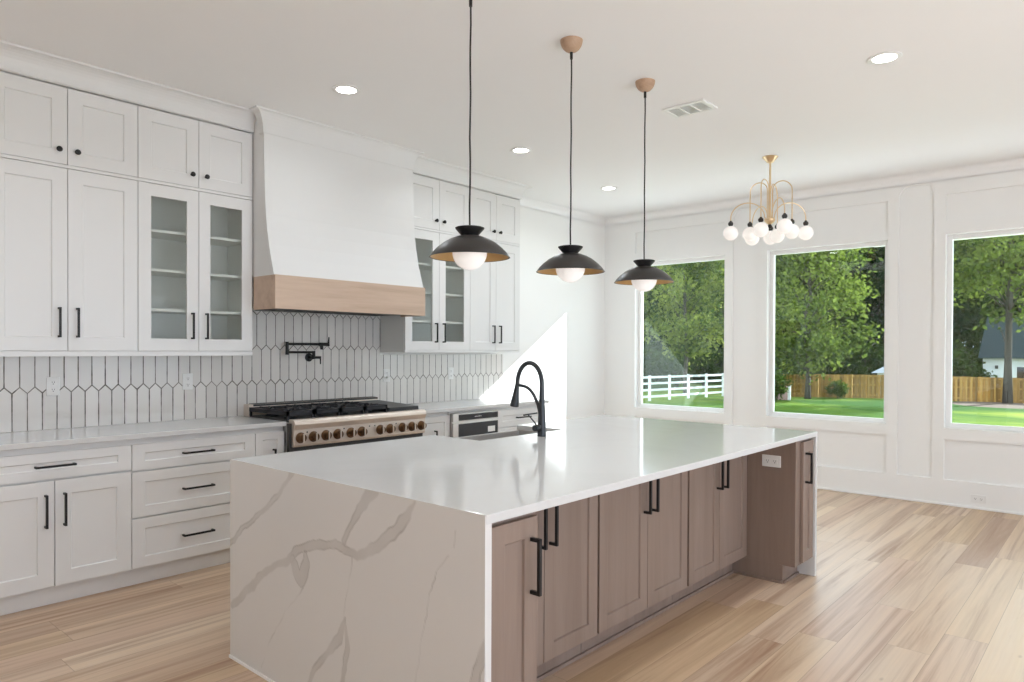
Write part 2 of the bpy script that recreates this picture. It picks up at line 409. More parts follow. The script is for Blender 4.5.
# ------------------------------------------------------------------ cabinet helpers (faces look toward -y)
def door(parent, x0, x1, z0, z1, yf, mat='cab', rail=.08, th=.02, rec=.009, name='door', glassy=False, railz=None, label=None):
    rz = railz or rail
    m = MB(); bm = m.bm
    def ring(o, y): return [bm.verts.new(p) for p in ((x0 + o[0], y, z0 + o[1]), (x1 - o[0], y, z0 + o[1]), (x1 - o[0], y, z1 - o[1]), (x0 + o[0], y, z1 - o[1]))]
    A = ring((0, 0), yf); B = ring((rail, rz), yf); C = ring((rail + .004, rz + .004), yf + rec); Dk = ring((0, 0), yf + th)
    def strip(P, Q):
        for i in range(4): bm.faces.new((P[i], P[(i + 1) % 4], Q[(i + 1) % 4], Q[i]))
    strip(A, B); strip(A, Dk)
    if glassy:
        E = ring((rail, rz), yf + th); strip(B, E); strip(E, Dk); [bm.verts.remove(v) for v in C]
    else:
        strip(B, C); bm.faces.new(C); bm.faces.new(Dk)
    d = m.build(name, mat, parent, bevel=.0016, seg=2)
    if label: d['label'] = label
    if glassy:
        MB().box(x0 + rail - .005, x1 - rail + .005, yf + .009, yf + .013, z0 + rz - .005, z1 - rz + .005).build('glass_pane', 'cglass', d)
    return d
def pull(parent, x, z0, z1, yf, horiz=False, L=None, t=.0115, out=.032):
    m = MB()
    if horiz:                                  # x is the left end, L its length, z0 the height
        m.box(x, x + L, yf - out - t / 2, yf - out + t / 2, z0 - t / 2, z0 + t / 2)
        for xx in (x, x + L - t): m.box(xx, xx + t, yf - out + t / 2, yf, z0 - t / 2, z0 + t / 2)
    else:
        m.box(x - t / 2, x + t / 2, yf - out - t / 2, yf - out + t / 2, z0, z1)
        for zz in (z0, z1 - t): m.box(x - t / 2, x + t / 2, yf - out + t / 2, yf, zz, zz + t)
    return m.build('handle', 'black', parent, bevel=.0012)
def knob(parent, x, z, yf):
    return MB().lathe([(0, 0), (.009, 0), (.007, .008), (.0075, .014), (.0155, .020), (.0165, .025), (.0125, .030), (0, .0315)], (x, yf, z), (0, -1, 0), 20).build('knob', 'black', parent)

YU, YB = 4.704, 4.430
# ---- wall cabinets
def upper(x0, x1, z0, z1, label, kind, name):
    c = thing(name, (x0, D, z0), label, 'cabinet')
    yb = YU + .021; xm = (x0 + x1) / 2; g_ = .002
    st = .033 if z0 < 1.38 else .020
    zd0 = z0 + (st if kind != 'top' else .012); zd1 = z1 - (.006 if kind == 'top' else .012)
    if kind == 'glass':
        m = MB(); t = .018
        m.box(x0, x0 + t, yb, D, z0, z1).box(x1 - t, x1, yb, D, z0, z1).box(x0 + t, x1 - t, yb, D, z0, z0 + .033).box(x0 + t, x1 - t, yb, D, z1 - t, z1).box(x0 + t, x1 - t, D - .012, D, z0 + .033, z1 - t)
        m.box(xm - .03, xm + .03, yb, yb + .018, z0 + .033, z1 - t)
        # drilled strips for the shelf pins
        for sx in (x0 + t, x1 - t - .001):
            for k in range(26): m.box(sx, sx + .001, D - .075, D - .069, z0 + .1 + k * .036, z0 + .106 + k * .036)
        m.build('carcass', 'cabin', c)
        for zz in (1.663, 1.922, 2.178):
            MB().box(x0 + t + .001, x1 - t - .001, yb + .03, D - .013, zz, zz + .019).build('shelf', 'cabin', c, bevel=.002)
    else:
        MB().box(x0, x1, yb, D, z0, z1).build('carcass', 'cab', c)
    m = MB()
    if kind == 'top': m.box(x0, x1, YU + .002, yb - .0005, z0 - .008, z0 + .010)
    else: m.box(x0, x1, YU + .002, yb - .0005, z0, z0 + st - .0025)
    m.build('face_rail', 'cab', c, bevel=.001)
    for a, b, s in ((x0 + g_, xm - g_ * .8, 1), (xm + g_ * .8, x1 - g_, -1)):
        d = door(c, a, b, zd0, zd1, YU, glassy=(kind == 'glass'), rail=.078, railz=.08)
        hx = (b if s > 0 else a) - s * .046
        if kind == 'top': knob(d, hx, z0 + .092, YU)
        else: pull(d, hx, 1.484, 1.660, YU)
    return c
ZB, ZM, ZTOP = 1.372, 2.490, 2.960
upper(.965, 1.745, ZB, ZM, 'tall white two-door wall cabinet left of the first glass-front one', 'tall', 'wall_cabinet')
upper(1.745, 2.515, ZB, ZM, 'white wall cabinet with two glass doors left of the range hood', 'glass', 'wall_cabinet')
upper(3.918, 4.712, 1.394, ZM, 'white wall cabinet with two glass doors right of the range hood', 'glass', 'wall_cabinet')
upper(4.712, 5.434, 1.394, ZM, 'tall white two-door wall cabinet at the far end of the run', 'tall', 'wall_cabinet')
upper(.965, 1.745, ZM, ZTOP, 'short white cabinet with two knobs above the nearest tall solid-door cabinet', 'top', 'wall_cabinet')
upper(1.745, 2.515, ZM, ZTOP, 'short white cabinet with two knobs above the glass doors left of the hood', 'top', 'wall_cabinet')
upper(3.918, 4.712, ZM, ZTOP, 'short white cabinet with two knobs above the glass doors right of the hood', 'top', 'wall_cabinet')
upper(4.712, 5.434, ZM, ZTOP, 'short white cabinet with two knobs above the farthest tall solid-door cabinet', 'top', 'wall_cabinet')
# crown over the cabinets and round the hood
pr = [(0.0, 0.0), (0.0, -.134)] + [(.012 + .075 * (1 - math.cos(PI / 2 * k / 8)), -.125 + .115 * math.sin(PI / 2 * k / 8)) for k in range(9)] + [(.092, 0.0)]
struct('trim_2', MB().sweep(pr, [((.965, YU + .004, CEIL), (0, -1, 0)), ((2.52, YU + .004, CEIL), (0, -1, 0))]), 'cab', 'white crown moulding over the cabinets left of the hood', 'crown moulding')
struct('trim_3', MB().sweep(pr, [((3.90, YU + .004, CEIL), (0, -1, 0)), ((5.434, YU + .004, CEIL), (1, -1, 0)), ((5.434, D, CEIL), (1, 0, 0))]), 'cab', 'white crown moulding over the cabinets right of the hood', 'crown moulding')

# ---- range hood: plaster body that flares out over an oak band
HX0, HX1 = 2.522, 3.880
h = thing('range_hood', (3.2, D, 1.70), 'tall white plaster range hood flaring over a pale oak band above the range', 'range hood')
prof = [(4.425, 1.934), (4.442, 1.985), (4.466, 2.06), (4.492, 2.15), (4.515, 2.25), (4.533, 2.36), (4.545, 2.5), (4.553, 2.65), (4.559, 2.8), (4.563, CEIL)]
m = MB(); m.prism([(HX0, D, 1.934)] + [(HX0, y, z) for y, z in prof] + [(HX0, D, CEIL)], (HX1 - HX0, 0, 0))
m.build('hood_body', 'cab', h)
t = .02; m = MB(); yf = 4.402; zb0, zb1 = 1.700, 1.934
m.box(HX0 - .003, HX1 + .002, yf, yf + t, zb0, zb1).box(HX0 - .003, HX0 - .003 + t, yf + t, YU - .004, zb0, zb1).box(HX1 + .002 - t, HX1 + .002, yf + t, YU - .004, zb0, zb1)
m.build('oak_band', 'oak', h, bevel=.0015)
MB().box(HX0 + .01, HX1 - .02, yf + t, D, 1.715, 1.735).build('underside_liner', 'steel2', h)
m = MB()
for k in range(5): m.box(HX0 + .12 + k * .23, HX0 + .32 + k * .23, 4.50, 4.9, 1.708, 1.716)
m.build('baffle_filter', 'slot', h)
hp = [(0.0, 0.0), (0.0, -.165)] + [(.008 + .072 * (1 - math.cos(PI / 2 * k / 8)), -.155 + .145 * math.sin(PI / 2 * k / 8)) for k in range(9)] + [(.085, 0.0)]
MB().sweep(hp, [((HX0, YU - .09, CEIL), (-1, 0, 0)), ((HX0, 4.562, CEIL), (-1, -.6, 0)), ((HX1, 4.562, CEIL), (1, -.6, 0)), ((HX1, YU - .09, CEIL), (1, 0, 0))]).build('hood_crown', 'cab', h)

# ---- backsplash
m = MB().box(.80, 5.552, D - .010, D - .002, .9145, ZB).box(2.521, 3.917, D - .010, D - .002, ZB, 1.714)
o = m.build('tile_backsplash', 'tile'); tag(o, 'white elongated picket tile backsplash with dark grout behind the range', 'backsplash')

# ---- base cabinets
ZC = .884
def base(x0, x1, label, rows, name='base_cabinet', pulls=None):
    c = thing(name, (x0, D, 0), label, 'cabinet')
    MB().box(x0, x1, YB + .021, D - .003, .096, ZC).build('carcass', 'cab', c)
    MB().box(x0, x1, YB + .046, YB + .075, 0, .096).build('toe_kick', 'cab', c)
    g_ = .002
    for kind, z0, z1 in rows:
        if kind == 'drawer':
            d = door(c, x0 + g_, x1 - g_, z0, z1, YB, rail=.072, railz=.052 if z1 - z0 < .2 else .062, name='drawer')
            L = .195; pull(d, (x0 + x1) / 2 - L / 2, (z0 + z1) / 2, 0, YB, True, L)
        elif kind == 'pair':
            xm = (x0 + x1) / 2
            for a, b, s in ((x0 + g_, xm - g_, 1), (xm + g_, x1 - g_, -1)):
                d = door(c, a, b, z0, z1, YB, rail=.078)
                pull(d, (b if s > 0 else a) - s * .043, z1 - .252, z1 - .070, YB)
        else:
            d = door(c, x0 + g_, x1 - g_, z0, z1, YB, rail=.05)
            hx = x0 + .170 if x1 - x0 > .3 else x1 - .085
            pull(d, hx, .540, .732, YB)
    return c
base(.815, 1.608, 'white base cabinet with one drawer over two doors, nearest end of the back counter', [('drawer', .702, .848), ('pair', .108, .690)])
base(1.608, 2.390, 'white base cabinet of three stacked drawers with black pulls', [('drawer', .692, .848), ('drawer', .412, .682), ('drawer', .108, .402)])
base(2.390, 2.606, 'narrow white single-door base cabinet against the left side of the range', [('single', .108, .848)])
base(3.845, 4.185, 'narrow white single-door base cabinet between the range and the microwave drawer', [('single', .108, .848)])
base(4.805, 5.520, 'white base cabinet with drawer at the far end of the back counter', [('drawer', .692, .848), ('pair', .108, .682)])
c = thing('microwave_cabinet', (4.185, D, 0), 'white base cabinet around the built-in microwave drawer', 'cabinet')
m = MB().box(4.185, 4.200, YB + .005, D - .003, .104, ZC).box(4.790, 4.805, YB + .005, D - .003, .104, ZC).box(4.2, 4.79, YB + .021, D - .003, .104, .42).box(4.2, 4.79, YB + .005, D - .003, .862, ZC)
m.build('carcass', 'cab', c); MB().box(4.185, 4.805, YB + .046, YB + .075, 0, .104).build('toe_kick', 'cab', c)
door(c, 4.202, 4.788, .108, .415, YB, rail=.072, railz=.062, name='drawer')
mw = thing('built_in_microwave', (4.5, 4.6, .42), 'steel and black glass microwave drawer built in right of the range', 'microwave')
MB().box(4.204, 4.786, YB - .012, 4.95, .421, .860).build('body', 'steel2', mw, bevel=.004)
MB().box(4.204, 4.786, YB - .03, YB - .0125, .790, .858).build('control_fascia', 'steel2', mw, bevel=.003)
MB().box(4.27, 4.775, YB - .0325, YB - .0302, .797, .850).build('control_panel', 'bglass', mw)
d = MB().box(4.204, 4.786, YB - .03, YB - .0125, .430, .780).build('drawer_front', 'steel2', mw, bevel=.003)
MB().box(4.27, 4.775, YB - .0325, YB - .0302, .55, .768).build('drawer_window', 'bglass', d)
MB().box(4.64, 4.735, YB - .0336, YB - .0327, .672, .722).build('sticker', 'plastic', d)
m = MB()
for k in range(5): m.box(4.47 + k * .018, 4.48 + k * .018, YB - .0331, YB - .0326, .82, .826)
m.build('control_mark', 'plastic', mw)

# back counters
def slab(name, x0, x1, y0, y1, label):
    o = MB().box(x0, x1, y0, y1, ZC, .914).build(name, 'quartz', bevel=.003); return tag(o, label, 'countertop')
slab('countertop', .80, 2.607, 4.405, D - .011, 'polished white quartz countertop on the cabinets left of the range')
slab('countertop', 3.843, 5.550, 4.405, D - .011, 'polished white quartz countertop on the cabinets right of the range')

# ---- range
RX0, RX1, RYF = 2.612, 3.838, 4.36
r = thing('gas_range', (3.218, 4.7, 0), 'wide stainless steel gas range with bronze knobs, black grates and a griddle', 'range')
MB().box(RX0, RX1, RYF + .05, D - .03, .06, .905).build('body', 'steel2', r, bevel=.003)
MB().box(RX0, RX0 + .014, RYF + .012, RYF + .05, .14, .90).box(RX0, RX1, RYF + .02, RYF + .05, .70, .735).build('side_gap', 'slot', r)
m = MB(); sec = [(RYF + .05, .735), (RYF - .005, .735), (RYF - .015, .75), (RYF - .015, .856), (RYF - .022, .874), (RYF - .03, .892), (RYF - .026, .912), (RYF - .01, .926), (RYF + .05, .926)]
m.prism([(RX0 + .016, y, z) for y, z in sec], (RX1 - RX0 - .018, 0, 0)); m.build('control_panel', 'steel', r, bevel=.003)
for kx in (2.680, 2.783, 2.885, 2.985, 3.100, 3.199, 3.372, 3.468, 3.592, 3.690, 3.790):
    k = MB().lathe([(0, 0), (.038, 0), (.038, .006), (.033, .009), (.031, .012), (.029, .035), (.026, .041), (0, .042)], (kx, RYF - .014, .800), (0, -1, 0), 24).build('knob', 'bronze', r)
    MB().box(kx - .005, kx + .005, RYF - .064, RYF - .055, .772, .828).build('grip', 'steel', k, bevel=.001)
for kx in (2.733, 3.042, 3.272, 3.322, 3.53): MB().lathe([(0, 0), (.006, 0), (.005, .003), (0, .003)], (kx, RYF - .014, .835), (0, -1, 0), 12).build('indicator', 'slot', r)
for a, b in ((RX0 + .01, 3.36), (3.372, RX1 - .01)):
    d = MB().box(a, b, RYF - .01, RYF + .05, .16, .692).build('oven_door', 'steel', r, bevel=.006)
    MB().tube([(a + .04, RYF - .055, .63), (b - .04, RYF - .055, .63)], .014, 14).box(a + .05, a + .07, RYF - .05, RYF - .01, .622, .638).box(b - .07, b - .05, RYF - .05, RYF - .01, .622, .638).build('oven_handle', 'steel', d)
for lx in (RX0 + .06, RX1 - .06):
    for ly in (RYF + .1, D - .12): MB().lathe([(0, 0), (.022, 0), (.018, .06), (0, .06)], (lx, ly, 0), (0, 0, 1), 12).build('leg', 'steel2', r)
MB().box(RX0 + .02, RX1 - .02, RYF + .055, 4.965, .905, .918).build('cooktop_pan', 'slot', r)
m = MB().box(RX0 + .012, RX1 - .008, 4.968, D - .012, .905, 1.000); m.build('backguard', 'steel', r, bevel=.003)
m = MB(); m.box(RX0 + .05, RX1 - .02, 4.975, D - .02, 1.0005, 1.003).box(RX0 + .05, RX1 - .01, 4.9655, 4.9675, .985, .9995); m.build('vent_slot', 'slot', r)
# grates: four cast-iron frames with fingers over burners
for gi in range(4):
    a = 2.625 + gi * .222; b = a + .215; m = MB(); y0, y1 = 4.425, 4.955; zt = .980
    for yy in (y0, (y0 + y1) / 2 - .008, y1 - .016): m.box(a, b, yy, yy + .020, zt - .030, zt)
    for xx in (a, b - .018): m.box(xx, xx + .018, y0, y1, zt - .030, zt)
    for cy in (y0 + .135, y1 - .135):
        for k in range(8):
            an = k * PI / 4 + .39; ca, sa = math.cos(an), math.sin(an)
            p0 = Vector(((a + b) / 2 + ca * .035, cy + sa * .035, zt - .006)); p1 = Vector(((a + b) / 2 + ca * .095, cy + sa * .118, zt - .004))
            m.tube([p0, p1], .011, 6)
    for xx in (a + .007, b - .007):
        for yy in (y0 + .008, y1 - .008): m.box(xx - .007, xx + .007, yy - .008, yy + .008, .918, zt - .02)
    gr = m.build('grate', 'iron', r, smooth=False)
    for cy in (y0 + .135, y1 - .135):
        MB().lathe([(0, 0), (.045, 0), (.048, .008), (.04, .014), (.03, .016), (.028, .022), (0, .022)], ((a + b) / 2, cy, .918), (0, 0, 1), 20).build('burner', 'iron', gr)
MT['gridplate'] = plain('griddle_plate', (.045, .047, .05, 1), .4, .3)
gd = MB().prism([(3.520, 4.420, .919), (3.520, 4.955, .919), (3.520, 4.955, .976), (3.520, 4.420, .955)], (.308, 0, 0)).build('griddle', 'gridplate', r, bevel=.004)
gd['label'] = 'flat dark griddle plate'

# ---- pot filler on the tile
p = thing('pot_filler', (3.19, D - .008, 1.35), 'matt black folding pot filler tap on the tile above the range', 'tap')
yw = D - .0105; ya = 4.985
MB().lathe([(0, 0), (.034, 0), (.034, .008), (.015, .012), (.015, .06), (0, .06)], (3.185, yw, 1.352), (0, -1, 0), 24).build('wall_flange', 'black', p)
MB().tube([(3.195, ya, 1.340), (3.195, ya, 1.405)], .013, 14).tube([(3.195, ya, 1.395), (2.955, ya, 1.395)], .0095, 12).build('lower_arm', 'black', p)
MB().tube([(2.955, ya, 1.375), (2.955, ya, 1.478)], .013, 14).build('elbow_joint', 'black', p)
MB().tube([(2.955, ya, 1.460), (3.335, ya, 1.460)], [.0095] * 2, 12).tube([(3.25, ya, 1.460), (3.32, ya, 1.460)], .014, 14).lathe([(.011, -.045), (.013, -.04), (.014, -.01), (0, 0)], (3.270, ya, 1.462), (0, 0, 1), 16).build('upper_arm', 'black', p)
MB().tube([(3.335, ya, 1.445), (3.335, ya, 1.475), (3.338, ya - .002, 1.520)], [.010, .008, .005], 10).build('spout_lever', 'black', p)
MB().tube([(3.195, ya, 1.352), (3.245, ya - .02, 1.352)], .011, 12).tube([(3.243, ya - .022, 1.362), (3.243, ya - .024, 1.297)], [.007, .005], 10).build('valve_lever', 'black', p)

# ------------------------------------------------------------------ island
IX0, IX1, IY0, IY1 = 1.548, 4.577, 1.4754, 3.0994
SX0, SX1, SY0 = 2.800, 3.555, 2.715          # sink cut-out, open to the rear edge
wt = thing('island_worktop', ((IX0 + IX1) / 2, (IY0 + IY1) / 2, 0), 'white quartz island worktop with grey-veined waterfall ends', 'countertop')
m = MB(); bm = m.bm
pts = [(IX0 + .004, IY0), (IX1, IY0), (IX1, IY1), (SX1, IY1), (SX1, SY0), (SX0, SY0), (SX0, IY1), (IX0 + .004, IY1)]
m.prism([(x, y, ZC) for x, y in pts], (0, 0, .030)); m.build('top_slab', 'quartz', wt, bevel=.0025)
# near waterfall end: fine grid whose colour attribute carries the veins
V_MAIN = [((545, 180), 7), ((530, 215), 16), ((490, 265), 22), ((440, 310), 20), ((385, 325), 16), ((330, 292), 15), ((280, 298), 17), ((215, 312), 19), ((190, 345), 16), ((130, 365), 15), ((90, 410), 18), ((35, 465), 18)]
V_UP = [((205, 88), 12), ((165, 150), 11), ((125, 195), 12), ((75, 240), 12), ((20, 295), 12)]
V_BR = [((430, 135), 34), ((395, 190), 20), ((368, 245), 13), ((350, 285), 10)]
V_LOBE = [((205, 335), 18), ((228, 392), 30), ((244, 350), 22), ((240, 320), 10)]
V_T = [[(370, 330), (355, 430), (350, 520)], [(235, 415), (180, 490), (140, 570), (118, 640)], [(665, 255), (655, 305)], [(640, 330), (610, 370), (590, 420), (572, 540), (555, 660), (550, 760)]]
V_LO = [((356, 508), 5), ((335, 560), 18), ((290, 610), 14), ((265, 650), 14), ((240, 720), 16), ((200, 800), 18)]
V_LO2 = [((356, 508), 4), ((358, 580), 14), ((350, 640), 13), ((335, 720), 14), ((320, 800), 12)]
V_R = [((765, 520), 10), ((745, 590), 16), ((728, 650), 18), ((700, 760), 20)]
def px_panel(a, b):                          # crop position -> (y, z) on the end panel
    u, v = 220 + a / 2.818, 440 + b / 2.818
    d = fw + rt * ((u - 512) / F_PX) - up * ((v - CY) / F_PX)
    t = IX0 / d.x; return (d.y * t, EYE + d.z * t)
bands = []
for P in (V_MAIN, V_UP, V_BR, V_LOBE, V_LO, V_LO2, V_R): bands.append([(px_panel(*q), w * .0021 * .5) for q, w in P])
thin = [[px_panel(*q) for q in P] for P in V_T]
def segd(p, a, b):
    dx, dy = b[0] - a[0], b[1] - a[1]; L2 = dx * dx + dy * dy
    t = max(0, min(1, ((p[0] - a[0]) * dx + (p[1] - a[1]) * dy) / L2)) if L2 else 0
    return math.hypot(p[0] - a[0] - dx * t, p[1] - a[1] - dy * t), t
def vein(y, z):
    n1 = noise.noise((y * 9, z * 9, 3.1)); n2 = noise.noise((y * 9, z * 9, 9.7)); n3 = noise.noise((y * 30, z * 30, 5.5)); n4 = noise.noise((y * 30, z * 30, 1.2))
    q = (y + n1 * .014 + n3 * .006, z + n2 * .014 + n4 * .006); bnd = 0.0; edge = 0.0
    for B in bands:
        best = 9e9
        for (a, wa), (b, wb) in zip(B, B[1:]):
            d, t = segd(q, a, b); w = wa + (wb - wa) * t
            best = min(best, d - w)
        bnd = max(bnd, min(1, max(0, (-best + .002) / .005)))
        edge = max(edge, (1 - min(1, abs(best + .002) / .0035)) * max(0, min(1, .35 + 1.6 * noise.noise((y * 7, z * 7, 20.0)))))
    for T in thin:
        d = min(segd(q, a, b)[0] for a, b in zip(T, T[1:]))
        edge = max(edge, (1 - min(1, d / .0035)) * max(0, .45 + .8 * noise.noise((y * 12, z * 12, 2.0))))
    soft = max(0, noise.noise((y * 1.7, z * 1.7, 40)) - .1) * .25
    return max(bnd * (.62 + .25 * n1), soft), min(1, edge) * .55
NY, NZ = 330, 184
me_v = []; dat = []
for i in range(NY + 1):
    for j in range(NZ + 1):
        y = IY0 + .0012 + (IY1 - IY0 - .0024) * i / NY; z = .004 + (.9135 - .004) * j / NZ
        me_v.append((y, z)); dat.append(vein(y, z))
m = MB(); bm = m.bm
vs_ = [bm.verts.new((IX0, y, z)) for y, z in me_v]
for i in range(NY):
    for j in range(NZ):
        a = i * (NZ + 1) + j; bm.faces.new((vs_[a], vs_[a + 1], vs_[a + NZ + 2], vs_[a + NZ + 1]))
# sides and back of the slab
bd = [vs_[i * (NZ + 1)] for i in range(NY + 1)], [vs_[i * (NZ + 1) + NZ] for i in range(NY + 1)], vs_[:NZ + 1], vs_[NY * (NZ + 1):]
bk = [bm.verts.new((IX0 + .029, y, z)) for y in (IY0 + .0012, IY1 - .0012) for z in (.004, ZC + .01)]
bm.faces.new([bk[0], bk[1], bk[3], bk[2]])
bm.faces.new([*bd[0], bk[2], bk[0]]); bm.faces.new([*bd[1], bk[3], bk[1]]); bm.faces.new([*bd[2], bk[1], bk[0]]); bm.faces.new([*bd[3], bk[3], bk[2]])
def put_attr(o, data):
    at_ = o.data.color_attributes.new('vein', 'FLOAT_COLOR', 'POINT')
    n = len(o.data.vertices)
    buf = []
    for k in range(n): a, b = data[k] if k < len(data) else (0, 0); buf += [a, b, 0, 1]
    at_.data.foreach_set('color', buf)
o = m.build('waterfall_panel', 'quartzv', wt); o['label'] = 'grey-veined waterfall end toward the viewer'; put_attr(o, dat)
MB().box(IX1 - .029, IX1, IY0, IY1, .004, ZC).build('waterfall_panel', 'quartz', wt, bevel=.001)
MB().box(IX0 - .006, IX0, IY0, IY1, 0, .012).build('floor_strip', 'trimw', wt)

def isl_cab(x0, x1, yf, yb, label, doors, side=False):
    c = thing('island_cabinet', (x0, yf, 0), label, 'cabinet')
    MB().box(x0, x1, yf + .021, yb, .112, ZC - .002).build('carcass', 'taupe', c, bevel=.001)
    MB().box(x0 + (0 if not side else .0195), x1, yf + .096, yf + .114, 0, .112).build('toe_kick', 'taupe', c)
    MB().box(x0, x1, yf + .084, yf + .0955, 0, .016).build('shoe_strip', 'taupe', c)
    if side:
        MB().box(x0, x0 + .019, yf + .096, YM + .12, 0, .1115).build('side_panel', 'taupe', c)
        MB().box(x0 - .012, x0 - .0005, yf + .092, YM + .085, 0, .016).build('shoe_strip', 'taupe', c)
    for a, b, s in doors:
        d = door(c, a, b, .127, .866, yf, mat='taupe', rail=.066)
        pull(d, (b if s > 0 else a) - s * .034, .612, .800, yf, t=.0125, out=.036)
    return c
YM = 1.805
isl_cab(1.824, 2.638, YM, 2.60, 'taupe wood two-door island cabinet beside the near projecting end cabinet', [(1.828, 2.244, 1), (2.248, 2.632, -1)])
isl_cab(2.642, 3.500, YM, 2.60, 'taupe wood two-door island cabinet, middle of the three set-back ones', [(2.648, 3.070, 1), (3.074, 3.492, -1)])
isl_cab(3.504, 4.288, YM, 2.60, 'taupe wood two-door island cabinet beside the side panel with the outlet', [(3.512, 3.886, 1), (3.890, 4.284, -1)])
isl_cab(1.580, 1.820, 1.487, 2.60, 'narrow taupe island cabinet projecting beside the veined waterfall end', [(1.584, 1.814, 1)])
isl_cab(4.292, 4.546, 1.487, 2.60, 'narrow taupe island cabinet projecting at the far end of the island', [(4.366, 4.543, -1)], True)

# apron sink and faucet
s = thing('apron_sink', ((SX0 + SX1) / 2, 2.9, .65), 'grey apron-front sink let into the island worktop behind the faucet', 'sink')
x0, x1, y0, y1, z0, z1, t = SX0 - .02, SX1 + .02, SY0 - .02, IY1 - .003, .655, .883, .022
m = MB().box(x0, x1, y0, y1, z0, z0 + t).box(x0, x0 + t, y0, y1, z0 + t, z1).box(x1 - t, x1, y0, y1, z0 + t, z1).box(x0 + t, x1 - t, y0, y0 + t, z0 + t, z1).box(x0 + t, x1 - t, y1 - t, y1, z0 + t, z1)
m.build('basin', 'sinkw', s, bevel=.004)
MB().lathe([(0, 0), (.045, 0), (.045, .004), (.03, .005), (0, .003)], ((SX0 + SX1) / 2, 2.9, z0 + t), (0, 0, 1), 24).build('drain', 'steel2', s)
fx, fy = 3.195, 2.592
f = thing('kitchen_faucet', (fx, fy, .914), 'tall dark graphite pull-down faucet arching over the island sink', 'faucet')
MB().lathe([(0, 0), (.026, 0), (.026, .01), (.024, .06), (.021, .13), (.016, .22), (.0135, .30), (0, .30)], (fx, fy, .914), (0, 0, 1), 24).build('base_column', 'faucet', f)
zt = .914; path = [(fx, fy, zt + .29)]
for k in range(0, 25):
    a = PI * k / 24; path.append((fx, fy + .095 - .095 * math.cos(a), zt + .305 + .125 * math.sin(a)))
path.append((fx, fy + .195, zt + .275))
MB().tube(path, [.0135] * (len(path) - 1) + [.0135], 14).build('spout_hose', 'faucet', f)
MB().lathe([(0, 0), (.0135, 0), (.016, -.03), (.026, -.108), (.027, -.128), (.022, -.131), (0, -.129)], (fx, fy + .193, zt + .292), (0, -.17, 1), 20).build('spray_head', 'faucet', f)
cv = [(fx, fy + .012, zt + .12), (fx, fy + .03, zt + .185), (fx, fy + .07, zt + .25), (fx, fy + .12, zt + .285), (fx, fy + .192, zt + .295)]
def smooth_path(P, n=6):
    P = [Vector(p) for p in P]; Q = [P[0]] + P + [P[-1]]; out = []
    for i in range(1, len(Q) - 2):
        a, b, c, d = Q[i - 1:i + 3]
        for k in range(n):
            t_ = k / n; out.append(.5 * (2 * b + (c - a) * t_ + (2 * a - 5 * b + 4 * c - d) * t_ ** 2 + (3 * b - a - 3 * c + d) * t_ ** 3))
    return out + [P[-1]]
MB().tube(smooth_path(cv), .0095, 12).build('docking_arm', 'faucet', f)
MB().lathe([(0, 0), (.017, 0), (.019, .03), (.019, .055), (0, .058)], (fx - .01, fy, zt + .052), (-1, 0, 0), 20).build('valve_body', 'faucet', f)
MB().tube([(fx - .05, fy, zt + .068), (fx - .062, fy + .002, zt + .085), (fx - .118, fy + .004, zt + .134)], .0042, 10).tube([(fx - .158, fy + .004, zt + .134), (fx - .03, fy + .012, zt + .138)], .0042, 10).build('lever', 'faucet', f)

# ------------------------------------------------------------------ outlets (plate + two sockets)
def outlet(p, nrm, vertical, label, w=.072, h=.116):
    n = Vector(nrm); up_ = Vector((0, 0, 1)); sd = n.cross(up_)
    if not vertical: w, h = h, w
    o = thing('wall_outlet', p, label, 'outlet'); P = Vector(p)
    def bx(m, c, a, b, d0, d1):
        q = [P + sd * (c[0] + sa * a / 2) + up_ * (c[1] + sb * b / 2) + n * dd for dd in (d0, d1) for sa, sb in ((-1, -1), (1, -1), (1, 1), (-1, 1))]
        v = [m.bm.verts.new(k) for k in q]
        for fc in ((0, 1, 2, 3), (7, 6, 5, 4), (0, 4, 5, 1), (1, 5, 6, 2), (2, 6, 7, 3), (3, 7, 4, 0)): m.bm.faces.new([v[i] for i in fc])
    m = MB(); bx(m, (0, 0), w, h, 0, .006); m.build('cover_plate', 'plastic', o, bevel=.002)
    for sgn in (-1, 1):
        c = (0, sgn * .0225) if vertical else (sgn * .0225, 0)
        m = MB(); bx(m, c, .034 if vertical else .034, .030, .0061, .0085); so = m.build('socket', 'plastic', o, bevel=.003)
        m = MB()
        for dx in (-.006, .006): bx(m, (c[0] + dx, c[1] + .003), .0022, .009, .0086, .0090)
        bx(m, (c[0], c[1] - .008), .005, .005, .0086, .0090)
        m.build('slots', 'slot', so)
outlet((1.370, D - .0105, 1.182), (0, -1, 0), True, 'white upright wall outlet on the tile below the nearest solid-door wall cabinet')
outlet((2.203, D - .0105, 1.185), (0, -1, 0), True, 'white upright wall outlet on the tile below the glass-door cabinet left of the hood')
outlet((3.985, D - .0105, 1.185), (0, -1, 0), True, 'white upright wall outlet on the tile just right of the range')
outlet((W, 1.017, .095), (-1, 0, 0), False, 'white sideways wall outlet low on the panelled window wall')
outlet((4.292, 1.655, .742), (-1, 0, 0), False, 'white sideways outlet on the dark wood side panel of the island')
outlet((4.782, D - .0105, 1.185), (0, -1, 0), True, 'white upright wall outlet on the tile above the microwave drawer')

